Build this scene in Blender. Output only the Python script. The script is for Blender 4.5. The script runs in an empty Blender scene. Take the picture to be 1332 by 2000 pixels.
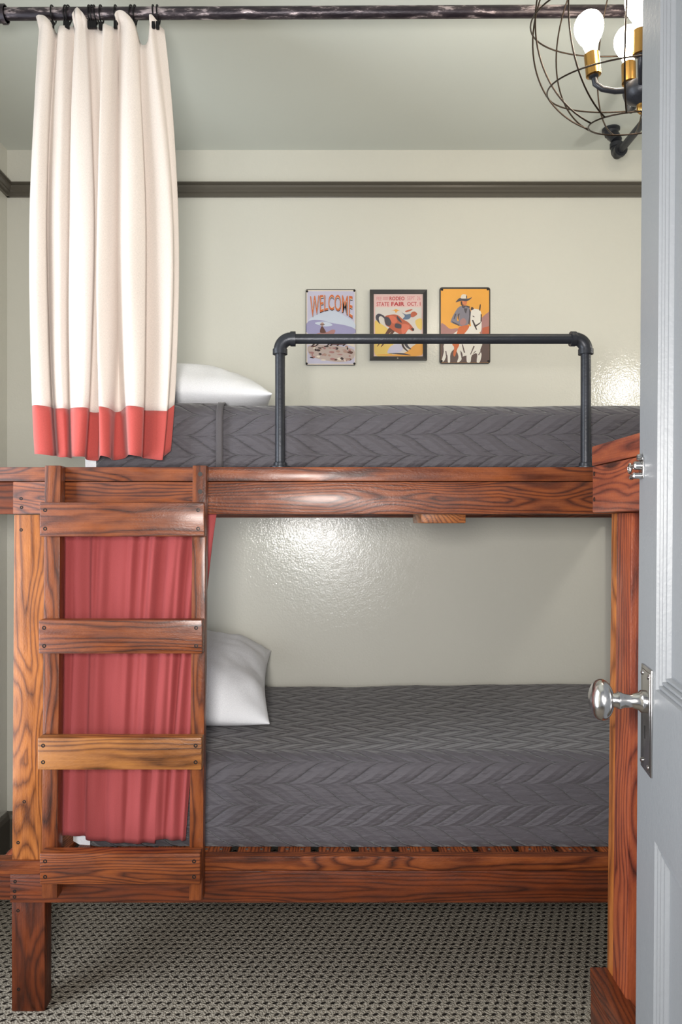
import bpy, bmesh, math, random
from mathutils import Vector, Matrix, noise
random.seed(7)
S = bpy.context.scene
COL = S.collection

# ------------------------------------------------------------------ camera
F, VX, VY, CZ = 1412.0, 637.0, 1025.0, 1.30        # focal length and vanishing point in 1332x2000 pixels
cam_d = bpy.data.cameras.new('camera'); cam = bpy.data.objects.new('camera', cam_d); COL.objects.link(cam)
cam.location = (0, 0, CZ); cam.rotation_euler = (math.pi / 2, 0, 0)
cam_d.sensor_fit = 'VERTICAL'; cam_d.sensor_height = 36; cam_d.lens = F / 2000 * 36
cam_d.shift_x = (666 - VX) / 2000; cam_d.shift_y = (VY - 1000) / 2000
cam_d.clip_start = 0.02
S.camera = cam
S.view_settings.view_transform = 'Standard'; S.view_settings.look = 'None'
S.view_settings.exposure = -0.06; S.view_settings.gamma = 1.0; S.view_settings.use_curve_mapping = False

# ------------------------------------------------------------------ world and lights
W = bpy.data.worlds.new('world'); S.world = W; W.use_nodes = True
W.node_tree.nodes['Background'].inputs[0].default_value = (0.86, 0.92, 1.0, 1)
W.node_tree.nodes['Background'].inputs[1].default_value = 0.33

def area(name, loc, direction, sx, sy, power, color):
    l = bpy.data.lights.new(name, 'AREA'); l.shape = 'RECTANGLE'; l.size = sx; l.size_y = sy
    l.energy = power; l.color = color
    o = bpy.data.objects.new(name, l); COL.objects.link(o); o.location = loc
    o.rotation_euler = Vector(direction).to_track_quat('-Z', 'Y').to_euler()
    return o
area('window_daylight', (-1.40, 1.375, 1.20), (1, 0.15, -0.05), 0.72, 2.05, 38, (0.86, 0.93, 1.0))
area('hall_light', (-0.14, -0.10, 1.40), (0, 1, 0), 0.26, 0.26, 36, (1.0, 0.965, 0.92))
area('hall_window', (0.08, -0.62, 1.06), (0, 1, 0), 0.50, 0.46, 12, (0.97, 0.98, 1.0))
area('foot_lamp', (1.60, 1.92, 2.03), (-0.6, 0.8, 0), 0.10, 0.10, 3.6, (1.0, 0.95, 0.88))

# ------------------------------------------------------------------ helpers
def P(px, py, d):
    return Vector(((px - VX) * d / F, d, CZ + (VY - py) * d / F))
def X(px, d): return (px - VX) * d / F
def Z(py, d): return CZ + (VY - py) * d / F

def obj(name, bm, mats, parent=None, smooth=None, wn=False):
    me = bpy.data.meshes.new(name)
    bm.normal_update(); bm.to_mesh(me); bm.free()
    for m in (mats if isinstance(mats, (list, tuple)) else [mats]): me.materials.append(m)
    o = bpy.data.objects.new(name, me); COL.objects.link(o)
    if parent is not None: o.parent = parent
    if smooth is not None:
        me.polygons.foreach_set('use_smooth', [True] * len(me.polygons))
        if smooth < 180:
            me.set_sharp_from_angle(angle=math.radians(smooth))
    return o
def tag(o, label, cat, group=None):
    o['label'] = label; o['category'] = cat
    if group: o['group'] = group
    return o
def thing(name, label, cat, loc=(0, 0, 0), group=None):
    o = bpy.data.objects.new(name, None); COL.objects.link(o); o.empty_display_size = 0.1
    o.location = loc
    tag(o, label, cat, group); return o
def fix_children():
    "parts are modelled in room coordinates: cancel their root's offset"
    for o in bpy.data.objects:
        if o.parent is not None and o.get('_local') is None:
            o.matrix_parent_inverse = Matrix.Translation(-Vector(o.parent.location)) if o.parent.type == 'EMPTY' else Matrix.Identity(4)
def struct(o):
    o['kind'] = 'structure'; return o

def board(bm, x0, x1, y0, y1, z0, z1, axis=0, bev=0.003, shear=None, mat=0, seed=None):
    "one plank with eased edges; 'wc' holds along/across coordinates for the grain"
    L = bm.verts.layers.float_vector.get('wc') or bm.verts.layers.float_vector.new('wc')
    r = bmesh.ops.create_cube(bm, size=1.0)
    vs = r['verts']
    for v in vs:
        v.co = Vector((x0 + (v.co.x + .5) * (x1 - x0), y0 + (v.co.y + .5) * (y1 - y0), z0 + (v.co.z + .5) * (z1 - z0)))
    if bev:
        es = list({e for v in vs for e in v.link_edges})
        n0 = set(bm.verts) - set(vs)
        bmesh.ops.bevel(bm, geom=es, offset=bev, segments=2, profile=0.6, affect='EDGES')
        vs = [v for v in bm.verts if v not in n0]
    rnd = random.Random(seed if seed is not None else random.random())
    off = Vector((rnd.uniform(0, 40), rnd.uniform(-.02, .02), rnd.uniform(-.07, .03)))
    c = Vector(((x0 + x1) / 2, (y0 + y1) / 2, (z0 + z1) / 2))
    for v in vs:
        q = v.co - c
        if axis == 0: a = (q.x, q.z, q.y)
        elif axis == 1: a = (q.y, q.z, q.x)
        else: a = (q.z, q.x, q.y)
        v[L] = Vector(a) + off
        if shear: v.co.x += shear[0] * (v.co.z - shear[1])
    fs = {f for v in vs for f in v.link_faces}
    for f in fs: f.material_index = mat
    return vs

def box(bm, x0, x1, y0, y1, z0, z1, bev=0.0, mat=0, M=None, seg=2):
    n0 = set(bm.verts)
    r = bmesh.ops.create_cube(bm, size=1.0); vs = r['verts']
    for v in vs:
        v.co = Vector((x0 + (v.co.x + .5) * (x1 - x0), y0 + (v.co.y + .5) * (y1 - y0), z0 + (v.co.z + .5) * (z1 - z0)))
    if bev:
        bmesh.ops.bevel(bm, geom=list({e for v in vs for e in v.link_edges}), offset=bev, segments=seg, profile=0.5, affect='EDGES')
    vs = [v for v in bm.verts if v not in n0]
    if M is not None:
        for v in vs: v.co = M @ v.co
    for f in {f for v in vs for f in v.link_faces}: f.material_index = mat

def tube(bm, pts, r, seg=12, closed=False, mat=0, caps=True):
    pts = [Vector(p) for p in pts]; n = len(pts)
    rr = r if isinstance(r, (list, tuple)) else [r] * n
    t = []
    for i in range(n):
        if closed: d = pts[(i + 1) % n] - pts[i - 1]
        else: d = pts[min(i + 1, n - 1)] - pts[max(i - 1, 0)]
        t.append(d.normalized())
    up = Vector((0, 0, 1)) if abs(t[0].z) < .9 else Vector((1, 0, 0))
    u = t[0].cross(up).normalized(); rings = []
    for i in range(n):
        u = (u - t[i] * u.dot(t[i])).normalized(); w = t[i].cross(u)
        rings.append([bm.verts.new(pts[i] + (u * math.cos(a) + w * math.sin(a)) * rr[i])
                      for a in (2 * math.pi * k / seg for k in range(seg))])
    fs = []
    for i in range(n if closed else n - 1):
        A, B = rings[i], rings[(i + 1) % n]
        if closed and i == n - 1:
            k0 = min(range(seg), key=lambda k: (B[k].co - A[0].co).length); B = B[k0:] + B[:k0]
        for k in range(seg):
            fs.append(bm.faces.new((A[k], B[k], B[(k + 1) % seg], A[(k + 1) % seg])))
    if caps and not closed:
        fs.append(bm.faces.new(rings[0])); fs.append(bm.faces.new(rings[-1][::-1]))
    for f in fs: f.material_index = mat
def cyl(bm, a, b, r, seg=20, mat=0): tube(bm, [a, b], r, seg, mat=mat)

def lathe(bm, prof, base, axis, seg=24, mat=0):
    "prof: (along axis, radius)"
    axis = Vector(axis).normalized(); base = Vector(base)
    up = Vector((0, 0, 1)) if abs(axis.z) < .9 else Vector((1, 0, 0))
    u = axis.cross(up).normalized(); w = axis.cross(u)
    rings = []
    for h, r in prof:
        rings.append([bm.verts.new(base + axis * h + (u * math.cos(2 * math.pi * k / seg) + w * math.sin(2 * math.pi * k / seg)) * max(r, 1e-4)) for k in range(seg)])
    fs = []
    for A, B in zip(rings, rings[1:]):
        for k in range(seg): fs.append(bm.faces.new((A[k], A[(k + 1) % seg], B[(k + 1) % seg], B[k])))
    fs.append(bm.faces.new(rings[0][::-1])); fs.append(bm.faces.new(rings[-1]))
    for f in fs: f.material_index = mat

def catmull(p, t):
    n = len(p) - 1; x = min(max(t, 0), 1) * n; i = min(int(x), n - 1); f = x - i
    a, b, c, d = p[max(i - 1, 0)], p[i], p[i + 1], p[min(i + 2, n)]
    return .5 * ((2 * b) + (-a + c) * f + (2 * a - 5 * b + 4 * c - d) * f * f + (-a + 3 * b - 3 * c + d) * f ** 3)

# ------------------------------------------------------------------ materials
def srgb(r, g, b):
    return tuple(((c / 255) / 12.92 if c / 255 <= .04045 else ((c / 255 + .055) / 1.055) ** 2.4) for c in (r, g, b)) + (1,)
class NT:
    def __init__(s, name):
        s.m = bpy.data.materials.new(name); s.m.use_nodes = True; s.t = s.m.node_tree
        s.b = s.t.nodes['Principled BSDF']
    def n(s, typ, **kw):
        o = s.t.nodes.new(typ)
        for k, v in kw.items(): setattr(o, k, v)
        return o
    def set(s, sock, v):
        if hasattr(v, 'is_output') or isinstance(v, bpy.types.NodeSocket): s.t.links.new(v, sock)
        else: sock.default_value = v
    def math(s, op, a, b=None, c=None, clamp=False):
        o = s.n('ShaderNodeMath', operation=op, use_clamp=clamp)
        for i, v in enumerate((a, b, c)):
            if v is not None: s.set(o.inputs[i], v)
        return o.outputs[0]
    def mapr(s, v, a, b, c, d):
        o = s.n('ShaderNodeMapRange'); s.set(o.inputs[0], v)
        for i, k in enumerate((a, b, c, d)): o.inputs[i + 1].default_value = k
        return o.outputs[0]
    def noise(s, vec, scale, detail=3, rough=.5, dist=0):
        o = s.n('ShaderNodeTexNoise')
        if vec is not None: s.t.links.new(vec, o.inputs['Vector'])
        o.inputs['Scale'].default_value = scale; o.inputs['Detail'].default_value = detail
        o.inputs['Roughness'].default_value = rough; o.inputs['Distortion'].default_value = dist
        return o.outputs['Fac']
    def ramp(s, fac, stops):
        o = s.n('ShaderNodeValToRGB'); s.t.links.new(fac, o.inputs[0]); e = o.color_ramp.elements
        while len(e) < len(stops): e.new(.5)
        for k, (p, c) in enumerate(stops): e[k].position = p; e[k].color = c
        return o.outputs[0]
    def mix(s, fac, a, b, mode='MIX'):
        o = s.n('ShaderNodeMix', data_type='RGBA', blend_type=mode)
        s.set(o.inputs[0], fac); s.set(o.inputs[6], a); s.set(o.inputs[7], b); return o.outputs[2]
    def bump(s, h, strength, dist=.01):
        o = s.n('ShaderNodeBump'); s.t.links.new(h, o.inputs['Height'])
        o.inputs['Strength'].default_value = strength; o.inputs['Distance'].default_value = dist
        s.t.links.new(o.outputs[0], s.b.inputs['Normal']); return o
    def out(s, **kw):
        for k, v in kw.items(): s.set(s.b.inputs[k.replace('_', ' ')], v)
        return s.m
    def obj(s): return s.n('ShaderNodeTexCoord').outputs['Object']
    def scaled(s, vec, sc):
        o = s.n('ShaderNodeMapping'); s.t.links.new(vec, o.inputs[0]); o.inputs['Scale'].default_value = sc; return o.outputs[0]

def plain(name, col, rough=.5, metal=0, spec=.5, bump=None, var=.06, coat=0):
    k = NT(name); v = k.obj()
    n = k.noise(v, 9, 4)
    dark = tuple(c * (1 - var * 2) for c in col[:3]) + (1,); light = tuple(min(1, c * (1 + var)) for c in col[:3]) + (1,)
    k.out(Base_Color=k.ramp(n, [(.3, dark), (.7, light)]), Roughness=rough, Metallic=metal)
    k.b.inputs['Specular IOR Level'].default_value = spec; k.b.inputs['Coat Weight'].default_value = coat
    if bump: k.bump(k.noise(v, bump[0], 3), bump[1], bump[2])
    return k.m

def paint(name, col, rough, peel):
    k = NT(name); v = k.obj()
    n = k.noise(v, 1.6, 3)
    a = tuple(c * .97 for c in col[:3]) + (1,)
    k.out(Base_Color=k.ramp(n, [(.3, a), (.7, col)]), Roughness=rough)
    fine = k.noise(v, 150, 2, .55); coarse = k.noise(v, 38, 2)
    h = k.math('ADD', fine, k.math('MULTIPLY', coarse, .9))
    k.b.inputs['Specular IOR Level'].default_value = .36
    k.bump(h, peel, .0013)
    return k.m
M_wall = paint('wall_paint', srgb(214, 212, 201), .12, .45)
M_ceil = paint('ceiling_paint', srgb(212, 216, 208), .5, .10)
M_trim = paint('dark_trim_paint', srgb(92, 87, 78), .28, .12)
M_door = paint('door_paint', srgb(134, 137, 141), .42, .3)

def wood(name, dark, mid, light, rough=.40, freq=95.0, contrast=1.0):
    k = NT(name)
    at = k.n('ShaderNodeAttribute', attribute_name='wc'); v = at.outputs['Vector']
    warp = k.noise(k.scaled(v, (1.3, 7, 7)), 1.0, 3, .5)
    warp2 = k.noise(k.scaled(v, (5, 60, 60)), 1.0, 3)
    sp = k.n('ShaderNodeSeparateXYZ'); k.t.links.new(v, sp.inputs[0])
    # knots: sparse cells that bend the rings around them
    kv = k.n('ShaderNodeTexVoronoi'); k.t.links.new(k.scaled(v, (2.6, 9, 4)), kv.inputs['Vector']); kv.inputs['Scale'].default_value = 1.0
    kd = kv.outputs['Distance']
    kn = k.mapr(kd, .02, .42, 1, 0)
    y2 = k.math('POWER', k.math('ABSOLUTE', sp.outputs[1]), 2.0); z2 = k.math('POWER', k.math('ABSOLUTE', sp.outputs[2]), 2.0)
    rr = k.math('SQRT', k.math('ADD', k.math('ADD', y2, z2), 1e-5))
    rr = k.math('ADD', rr, k.math('MULTIPLY', warp, .070))
    rr = k.math('ADD', rr, k.math('MULTIPLY', kn, .03))
    rr = k.math('ADD', rr, k.math('MULTIPLY', warp2, .006))
    ring = k.math('FRACT', k.math('MULTIPLY', rr, freq))
    ring = k.math('POWER', k.math('ABSOLUTE', k.math('SUBTRACT', k.math('MULTIPLY', ring, 2.0), 1.0)), 2.4)
    fib = k.noise(k.scaled(v, (9, 420, 420)), 1.0, 2)
    blot = k.noise(k.scaled(v, (7, 20, 20)), 1.0, 5, .62)
    f = k.math('ADD', k.math('MULTIPLY', ring, .52 * contrast), k.math('MULTIPLY', fib, .42))
    f = k.math('ADD', f, k.math('MULTIPLY', k.math('SUBTRACT', blot, .5), .95))
    c = k.ramp(f, [(.08, light), (.42, mid), (.86, dark)])
    core = k.mapr(kd, .05, .12, 1, 0)
    black = tuple(x * .22 for x in dark[:3]) + (1,)
    c = k.mix(k.math('MULTIPLY', core, .85), c, black)
    rv = k.mapr(k.noise(k.scaled(v, (14, 60, 60)), 1.0, 3), .3, .7, rough - .08, rough + .14)
    k.out(Base_Color=c, Roughness=rv)
    k.b.inputs['Specular IOR Level'].default_value = .33
    k.b.inputs['Coat Weight'].default_value = .16; k.b.inputs['Coat Roughness'].default_value = .18
    h = k.math('ADD', k.math('MULTIPLY', ring, .35), k.math('ADD', k.math('MULTIPLY', fib, .5), k.math('MULTIPLY', k.noise(k.scaled(v, (130, 240, 240)), 1.0, 3), 1.3)))
    k.bump(h, .4, .0011)
    return k.m
WD_rail = wood('stained_pine', srgb(42, 18, 9), srgb(94, 44, 21), srgb(134, 70, 33), freq=120)
WD_post = wood('golden_pine', srgb(76, 37, 15), srgb(130, 73, 32), srgb(166, 100, 47), freq=110)
WD_rung = wood('rung_pine', srgb(42, 18, 9), srgb(94, 45, 21), srgb(128, 67, 31), freq=120)
WD_light = wood('light_rung_pine', srgb(64, 35, 15), srgb(120, 72, 34), srgb(154, 99, 48), freq=110)
WD_red = wood('red_stained_pine', srgb(62, 26, 19), srgb(120, 56, 37), srgb(152, 78, 46), freq=100)
WD_dark = wood('dark_stained_pine', srgb(38, 16, 9), srgb(80, 36, 18), srgb(110, 52, 25), freq=100, contrast=.9)
M_screw = plain('dark_screw', srgb(40, 36, 34), .4, .6)
M_zinc = plain('worn_screw', srgb(150, 140, 130), .35, .8)
M_pipe = plain('black_iron_pipe', srgb(48, 50, 56), .38, .35, bump=(160, .25, .002), var=.15)
k = NT('weathered_pipe'); v = k.obj(); n = k.noise(k.scaled(v, (14, 60, 60)), 1.0, 5, .65)
k.out(Base_Color=k.ramp(n, [(.42, srgb(40, 34, 40)), (.55, srgb(66, 58, 62)), (.64, srgb(176, 162, 164))]), Roughness=.35, Metallic=.5)
k.bump(n, .5, .003); M_rod = k.m
M_clip = plain('black_clip_metal', srgb(22, 20, 22), .4, .6)
M_wire = plain('bronze_wire', srgb(52, 42, 34), .35, .8)
M_brass = plain('brass', srgb(196, 150, 84), .25, 1.0)
M_chrome = plain('worn_chrome', srgb(200, 198, 197), .2, 1.0, bump=(40, .08, .002), var=.1)
M_black = plain('black_frame', srgb(34, 31, 32), .35)
M_hole = plain('dark_recess', srgb(16, 14, 14), .8)
k = NT('lit_bulb_glass'); k.out(Base_Color=(1, .95, .88, 1), Emission_Color=(1.0, .87, .70, 1), Emission_Strength=46.0); M_bulb = k.m

def cloth(name, col, weave=900, rough=.85, sheen=.2, bumps=.25, slub=0.0, trans=0.0):
    k = NT(name); uv = k.n('ShaderNodeUVMap').outputs[0]
    w1 = k.noise(k.scaled(uv, (weave, weave * .22, 1)), 1.0, 2); w2 = k.noise(k.scaled(uv, (weave * .22, weave, 1)), 1.0, 2)
    cre = k.noise(k.scaled(uv, (22, 9, 1)), 1.0, 4, .6)
    w = k.math('ADD', w1, w2)
    a = tuple(c * .86 for c in col[:3]) + (1,); b = tuple(min(1, c * 1.07) for c in col[:3]) + (1,)
    k.out(Base_Color=k.ramp(k.math('MULTIPLY', w, .5), [(.32, a), (.66, b)]), Roughness=rough)
    k.b.inputs['Sheen Weight'].default_value = sheen; k.b.inputs['Specular IOR Level'].default_value = .2
    k.bump(k.math('ADD', k.math('MULTIPLY', w, .22), k.math('MULTIPLY', cre, 1.2 + slub)), bumps, .006)
    return k.m
M_linen = cloth('cream_linen', srgb(222, 210, 201))
M_red = cloth('brick_red_cotton', srgb(182, 80, 74))
M_redlow = cloth('faded_red_cotton', srgb(158, 72, 72), sheen=.03)
M_white = cloth('white_cotton', srgb(244, 245, 250), rough=.8, bumps=.35)

# braided leaf quilting
k = NT('grey_quilted_cotton'); uv = k.n('ShaderNodeUVMap').outputs[0]
sp = k.n('ShaderNodeSeparateXYZ'); k.t.links.new(uv, sp.inputs[0])
wob = k.math('MULTIPLY', k.math('SUBTRACT', k.noise(uv, 7, 2), .5), .012)
u = k.math('ADD', sp.outputs[0], wob); vv = k.math('ADD', sp.outputs[1], wob)
hh, pp, LL = .058, .080, .124
vr = k.math('DIVIDE', vv, hh); fv = k.math('FRACT', vr)
odd = k.math('MODULO', k.math('FLOOR', vr), 2.0)
fv2 = k.math('ADD', k.math('MULTIPLY', odd, k.math('SUBTRACT', 1.0, fv)), k.math('MULTIPLY', k.math('SUBTRACT', 1.0, odd), fv))
g = k.math('MULTIPLY', k.math('ARCCOSINE', k.math('SUBTRACT', 1.0, k.math('MULTIPLY', fv2, 2.0))), LL / math.pi)
ph = k.math('FRACT', k.math('DIVIDE', k.math('ADD', k.math('SUBTRACT', u, g), 50.0), pp))
dl = k.math('MULTIPLY', k.math('MINIMUM', ph, k.math('SUBTRACT', 1.0, ph)), 2.0)
puff = k.math('POWER', k.math('ADD', dl, .0005), .30)
seam = k.mapr(dl, .005, .055, 1, 0)
wr = k.noise(k.scaled(uv, (16, 85, 1)), 1.0, 3, .55, .6)
mask = k.math('MULTIPLY', k.mapr(dl, 0, .6, 1, .3), .8)
H = k.math('ADD', puff, k.math('MULTIPLY', k.math('MULTIPLY', wr, mask), .95))
H = k.math('ADD', H, k.math('MULTIPLY', k.noise(k.scaled(uv, (700, 700, 1)), 1.0, 2), .02))
k.out(Base_Color=k.mix(k.math('MULTIPLY', seam, .75), srgb(79, 75, 80), srgb(46, 43, 47)), Roughness=.62)
k.b.inputs['Specular IOR Level'].default_value = .35; k.b.inputs['Sheen Weight'].default_value = .25
k.bump(H, .9, .013); M_quilt = k.m
M_quiltplain = cloth('grey_binding', srgb(84, 80, 82), rough=.65)

# looped carpet; the shade inside its pin holes is painted as dark dots
k = NT('pin_hole_carpet'); v = k.obj(); sp = k.n('ShaderNodeSeparateXYZ'); k.t.links.new(v, sp.inputs[0])
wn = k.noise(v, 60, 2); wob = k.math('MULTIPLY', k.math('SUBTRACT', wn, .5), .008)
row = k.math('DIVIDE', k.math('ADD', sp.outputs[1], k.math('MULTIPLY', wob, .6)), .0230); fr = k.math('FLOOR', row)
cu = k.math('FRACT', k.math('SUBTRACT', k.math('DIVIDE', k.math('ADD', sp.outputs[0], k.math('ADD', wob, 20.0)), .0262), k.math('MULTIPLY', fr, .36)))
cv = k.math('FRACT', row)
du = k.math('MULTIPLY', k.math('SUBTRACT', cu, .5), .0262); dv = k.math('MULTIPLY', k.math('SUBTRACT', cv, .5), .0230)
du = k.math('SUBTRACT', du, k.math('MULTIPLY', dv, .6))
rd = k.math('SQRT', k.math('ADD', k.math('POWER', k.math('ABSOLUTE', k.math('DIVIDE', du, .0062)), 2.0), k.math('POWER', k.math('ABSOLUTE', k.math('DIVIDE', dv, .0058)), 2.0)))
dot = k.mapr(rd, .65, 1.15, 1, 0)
loop = k.n('ShaderNodeTexVoronoi'); k.t.links.new(k.scaled(v, (1, 1, .2)), loop.inputs['Vector']); loop.inputs['Scale'].default_value = 190
lum = k.noise(v, 130, 3)
yarn = k.ramp(lum, [(.3, srgb(126, 118, 106)), (.7, srgb(176, 167, 153))])
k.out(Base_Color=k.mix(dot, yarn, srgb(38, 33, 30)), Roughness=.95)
k.b.inputs['Specular IOR Level'].default_value = .1
k.bump(k.math('SUBTRACT', k.math('SUBTRACT', 1.0, loop.outputs['Distance']), k.math('MULTIPLY', dot, 1.6)), .9, .006)
M_carpet = k.m
WD_leg = wood('dark_leg_pine', srgb(34, 13, 6), srgb(74, 31, 13), srgb(104, 47, 20), freq=90, contrast=.8)

# ------------------------------------------------------------------ room shell
WB, WLX, WRX, CEIL, YF = 2.917, -1.287, 1.66, 2.812, 0.28
def slab(name, x0, x1, y0, y1, z0, z1, m):
    bm = bmesh.new(); box(bm, x0, x1, y0, y1, z0, z1); return struct(obj(name, bm, m))
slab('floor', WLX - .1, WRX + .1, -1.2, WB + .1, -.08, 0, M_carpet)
slab('wall_back', WLX - .1, WRX + .1, WB, WB + .1, 0, CEIL, M_wall)
slab('ceiling', WLX - .1, WRX + .1, YF, WB + .1, CEIL, CEIL + .08, M_ceil)
bm = bmesh.new()                                     # left wall with a window opening nearer than the beds
wy0, wy1, wz0, wz1 = 1.0, 1.75, .15, 2.24
box(bm, WLX - .1, WLX, wy1, WB, 0, CEIL); box(bm, WLX - .1, WLX, YF, wy0, 0, CEIL)
box(bm, WLX - .1, WLX, wy0, wy1, 0, wz0); box(bm, WLX - .1, WLX, wy0, wy1, wz1, CEIL)
struct(obj('wall_left', bm, M_wall))
bm = bmesh.new()
for a in ((wy0 - .07, wy0, wz0 - .07, wz1 + .07), (wy1, wy1 + .07, wz0 - .07, wz1 + .07), (wy0, wy1, wz1, wz1 + .07), (wy0, wy1, wz0 - .07, wz0), (wy0, wy1, 1.52, 1.56)):
    box(bm, WLX - .09, WLX + .018, a[0], a[1], a[2], a[3], .004)
struct(obj('window_1', bm, M_trim))
slab('wall_right', WRX, WRX + .1, YF, WB, 0, CEIL, M_wall)

def moulding(name, a, b, inward, prof, m):
    "prof: (out from the wall, height) run from a to b"
    bm = bmesh.new(); a, b, n = Vector(a), Vector(b), Vector(inward)
    A = [bm.verts.new(a + n * o + Vector((0, 0, z))) for o, z in prof]; B = [bm.verts.new(b + n * o + Vector((0, 0, z))) for o, z in prof]
    N = len(prof)
    for i in range(N): bm.faces.new((A[i], B[i], B[(i + 1) % N], A[(i + 1) % N]))
    bm.faces.new(A[::-1]); bm.faces.new(B)
    bmesh.ops.recalc_face_normals(bm, faces=bm.faces)
    return struct(obj(name, bm, m))
zp = Z(386, WB)
rail_prof = [(0, 0), (.012, 0), (.012, .012), (.018, .016), (.018, .022), (.026, .030), (.028, .038), (.024, .044), (.030, .047), (.030, .051), (0, .052)]
moulding('trim_1', (WLX, WB, zp), (WRX, WB, zp), (0, -1, 0), rail_prof, M_trim)
moulding('trim_2', (WLX, 1.83, zp), (WLX, WB, zp), (1, 0, 0), rail_prof, M_trim)
base_prof = [(0, 0), (.018, 0), (.018, .12), (.012, .135), (.006, .145), (0, .145)]
moulding('baseboard_back', (WLX, WB, 0), (WRX, WB, 0), (0, -1, 0), base_prof, M_trim)
moulding('baseboard_left', (WLX, YF, 0), (WLX, WB, 0), (1, 0, 0), base_prof, M_trim)
moulding('baseboard_right', (WRX, YF, 0), (WRX, WB, 0), (-1, 0, 0), base_prof, M_trim)

# ------------------------------------------------------------------ door, ajar beside the camera
free = Vector((.5, 1.15, 0)); td = Vector((.183, .983, 0)).normalized()      # t: hinge -> free edge
nd = Vector((-td.y, td.x, 0))                                                 # visible face looks left
DSH = .007
DM = Matrix(((-td.x, nd.x, 0, free.x), (-td.y, nd.y, 0, free.y), (0, 0, 1, 0), (0, 0, 0, 1)))
DM = Matrix(((1, 0, DSH, -DSH * 1.6), (0, 1, 0, 0), (0, 0, 1, 0), (0, 0, 0, 1))) @ DM    # local: x from free edge to hinge, y out of the face
DW, DH, DT = .76, 2.30, .038
z_mid0, z_mid1 = Z(1618, 1.09), Z(1345, 1.055)
panels = [(.105, DW - .105, .25, z_mid0), (.105, DW - .105, z_mid1, DH - .13)]
bm = bmesh.new()
for a in ((0, .105, .012, DH), (DW - .105, DW, .012, DH), (.105, DW - .105, .012, .25), (.105, DW - .105, z_mid0, z_mid1), (.105, DW - .105, DH - .13, DH)):
    box(bm, a[0], a[1], -DT, 0, a[2], a[3], M=DM)
door = struct(obj('door_1', bm, M_door))
for x0, x1, z0, z1 in panels:
    bm = bmesh.new()
    prof = [(0, 0), (.002, -.0065), (.0035, -.0035), (.0075, -.003), (.009, -.009), (.0105, -.006), (.0145, -.0055), (.016, -.012), (.0175, -.009), (.021, -.009), (.0225, -.0155), (.026, -.0145)]
    loops = []
    for o, h in prof:
        loops.append([bm.verts.new(DM @ Vector(c)) for c in ((x0 + o, h, z0 + o), (x1 - o, h, z0 + o), (x1 - o, h, z1 - o), (x0 + o, h, z1 - o))])
    for A, B in zip(loops, loops[1:]):
        for i in range(4): bm.faces.new((A[i], A[(i + 1) % 4], B[(i + 1) % 4], B[i]))
    bm.faces.new(loops[-1])
    bk = [bm.verts.new(DM @ Vector(c)) for c in ((x0, -DT + .008, z0), (x1, -DT + .008, z0), (x1, -DT + .008, z1), (x0, -DT + .008, z1))]
    bm.faces.new(bk[::-1])
    for i in range(4): bm.faces.new((loops[0][i], bk[i], bk[(i + 1) % 4], loops[0][(i + 1) % 4]))
    obj('door_panel', bm, M_door, door)
# lock plate, knob and latch
uk = .062; zk = Z(1370, 1.09)
zp0, zp1 = Z(1507, 1.09), Z(1302, 1.09)
bm = bmesh.new()
box(bm, uk - .030, uk + .030, 0, .003, zp0, zp1, .0012, M=DM)
box(bm, uk - .025, uk + .025, .003, .0042, zp0 + .006, zp1 - .006, .0008, M=DM)
for du_, z_ in ((-.019, zp0 + .012), (.019, zp0 + .012), (-.019, zp1 - .012), (.019, zp1 - .012)):
    lathe(bm, [(0, .004), (.001, .004), (.002, .002)], DM @ Vector((uk + du_, .004, z_)), nd, 10)
lp = obj('lock_plate', bm, M_chrome, door, 40); lp['label'] = 'worn chrome lock plate'
bm = bmesh.new(); box(bm, uk - .002, uk + .002, .0035, .0046, zp0 + .050, zp0 + .064, M=DM)
lathe(bm, [(0, .0035), (.0006, .0035)], DM @ Vector((uk, .0040, zp0 + .066)), nd, 12)
obj('keyhole', bm, M_hole, lp)
bm = bmesh.new()
prof = [(0, .017), (.006, .017), (.010, .013), (.020, .0105), (.030, .0105), (.036, .0135), (.038, .0135), (.041, .011), (.046, .010), (.050, .016)]
for i in range(15):
    a = math.pi * (.10 + .9 * i / 14); prof.append((.063 - .0185 * math.cos(a), .0312 * math.sin(a) if i < 14 else .0005))
lathe(bm, prof, DM @ Vector((uk, .004, zk)), nd, 32)
kn = obj('knob', bm, M_chrome, door, 35); kn['label'] = 'oval chrome door knob'
bm = bmesh.new(); zl = Z(915, 1.14)
box(bm, .002, .030, 0, .002, zl - .016, zl + .016, .0008, M=DM)
lathe(bm, [(0, .007), (.010, .007), (.012, .005)], DM @ Vector((.018, .001, zl + .004)), nd, 14)
lathe(bm, [(0, .005), (.012, .005), (.014, .003)], DM @ Vector((.020, .001, zl - .012)), nd, 12)
lathe(bm, [(0, .005), (.003, .006), (.007, .004)], DM @ Vector((.018, .001, zl + .017)), nd, 12)
tube(bm, [DM @ Vector(c) for c in ((.018, .008, zl + .004), (.006, .012, zl + .003), (-.002, .014, zl + .001))], .0035, 10)
tube(bm, [DM @ Vector((-.003 + .007 * math.cos(a), .014, zl + .001 + .007 * math.sin(a))) for a in (2 * math.pi * i / 14 for i in range(14))], .0022, 8, closed=True)
tube(bm, [DM @ Vector(c) for c in ((.018, .008, zl - .012), (.004, .012, zl - .012), (.000, .012, zl - .014))], .004, 10)
la = obj('latch', bm, M_chrome, door, 40); la['label'] = 'small chrome latch on the door edge'

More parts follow.
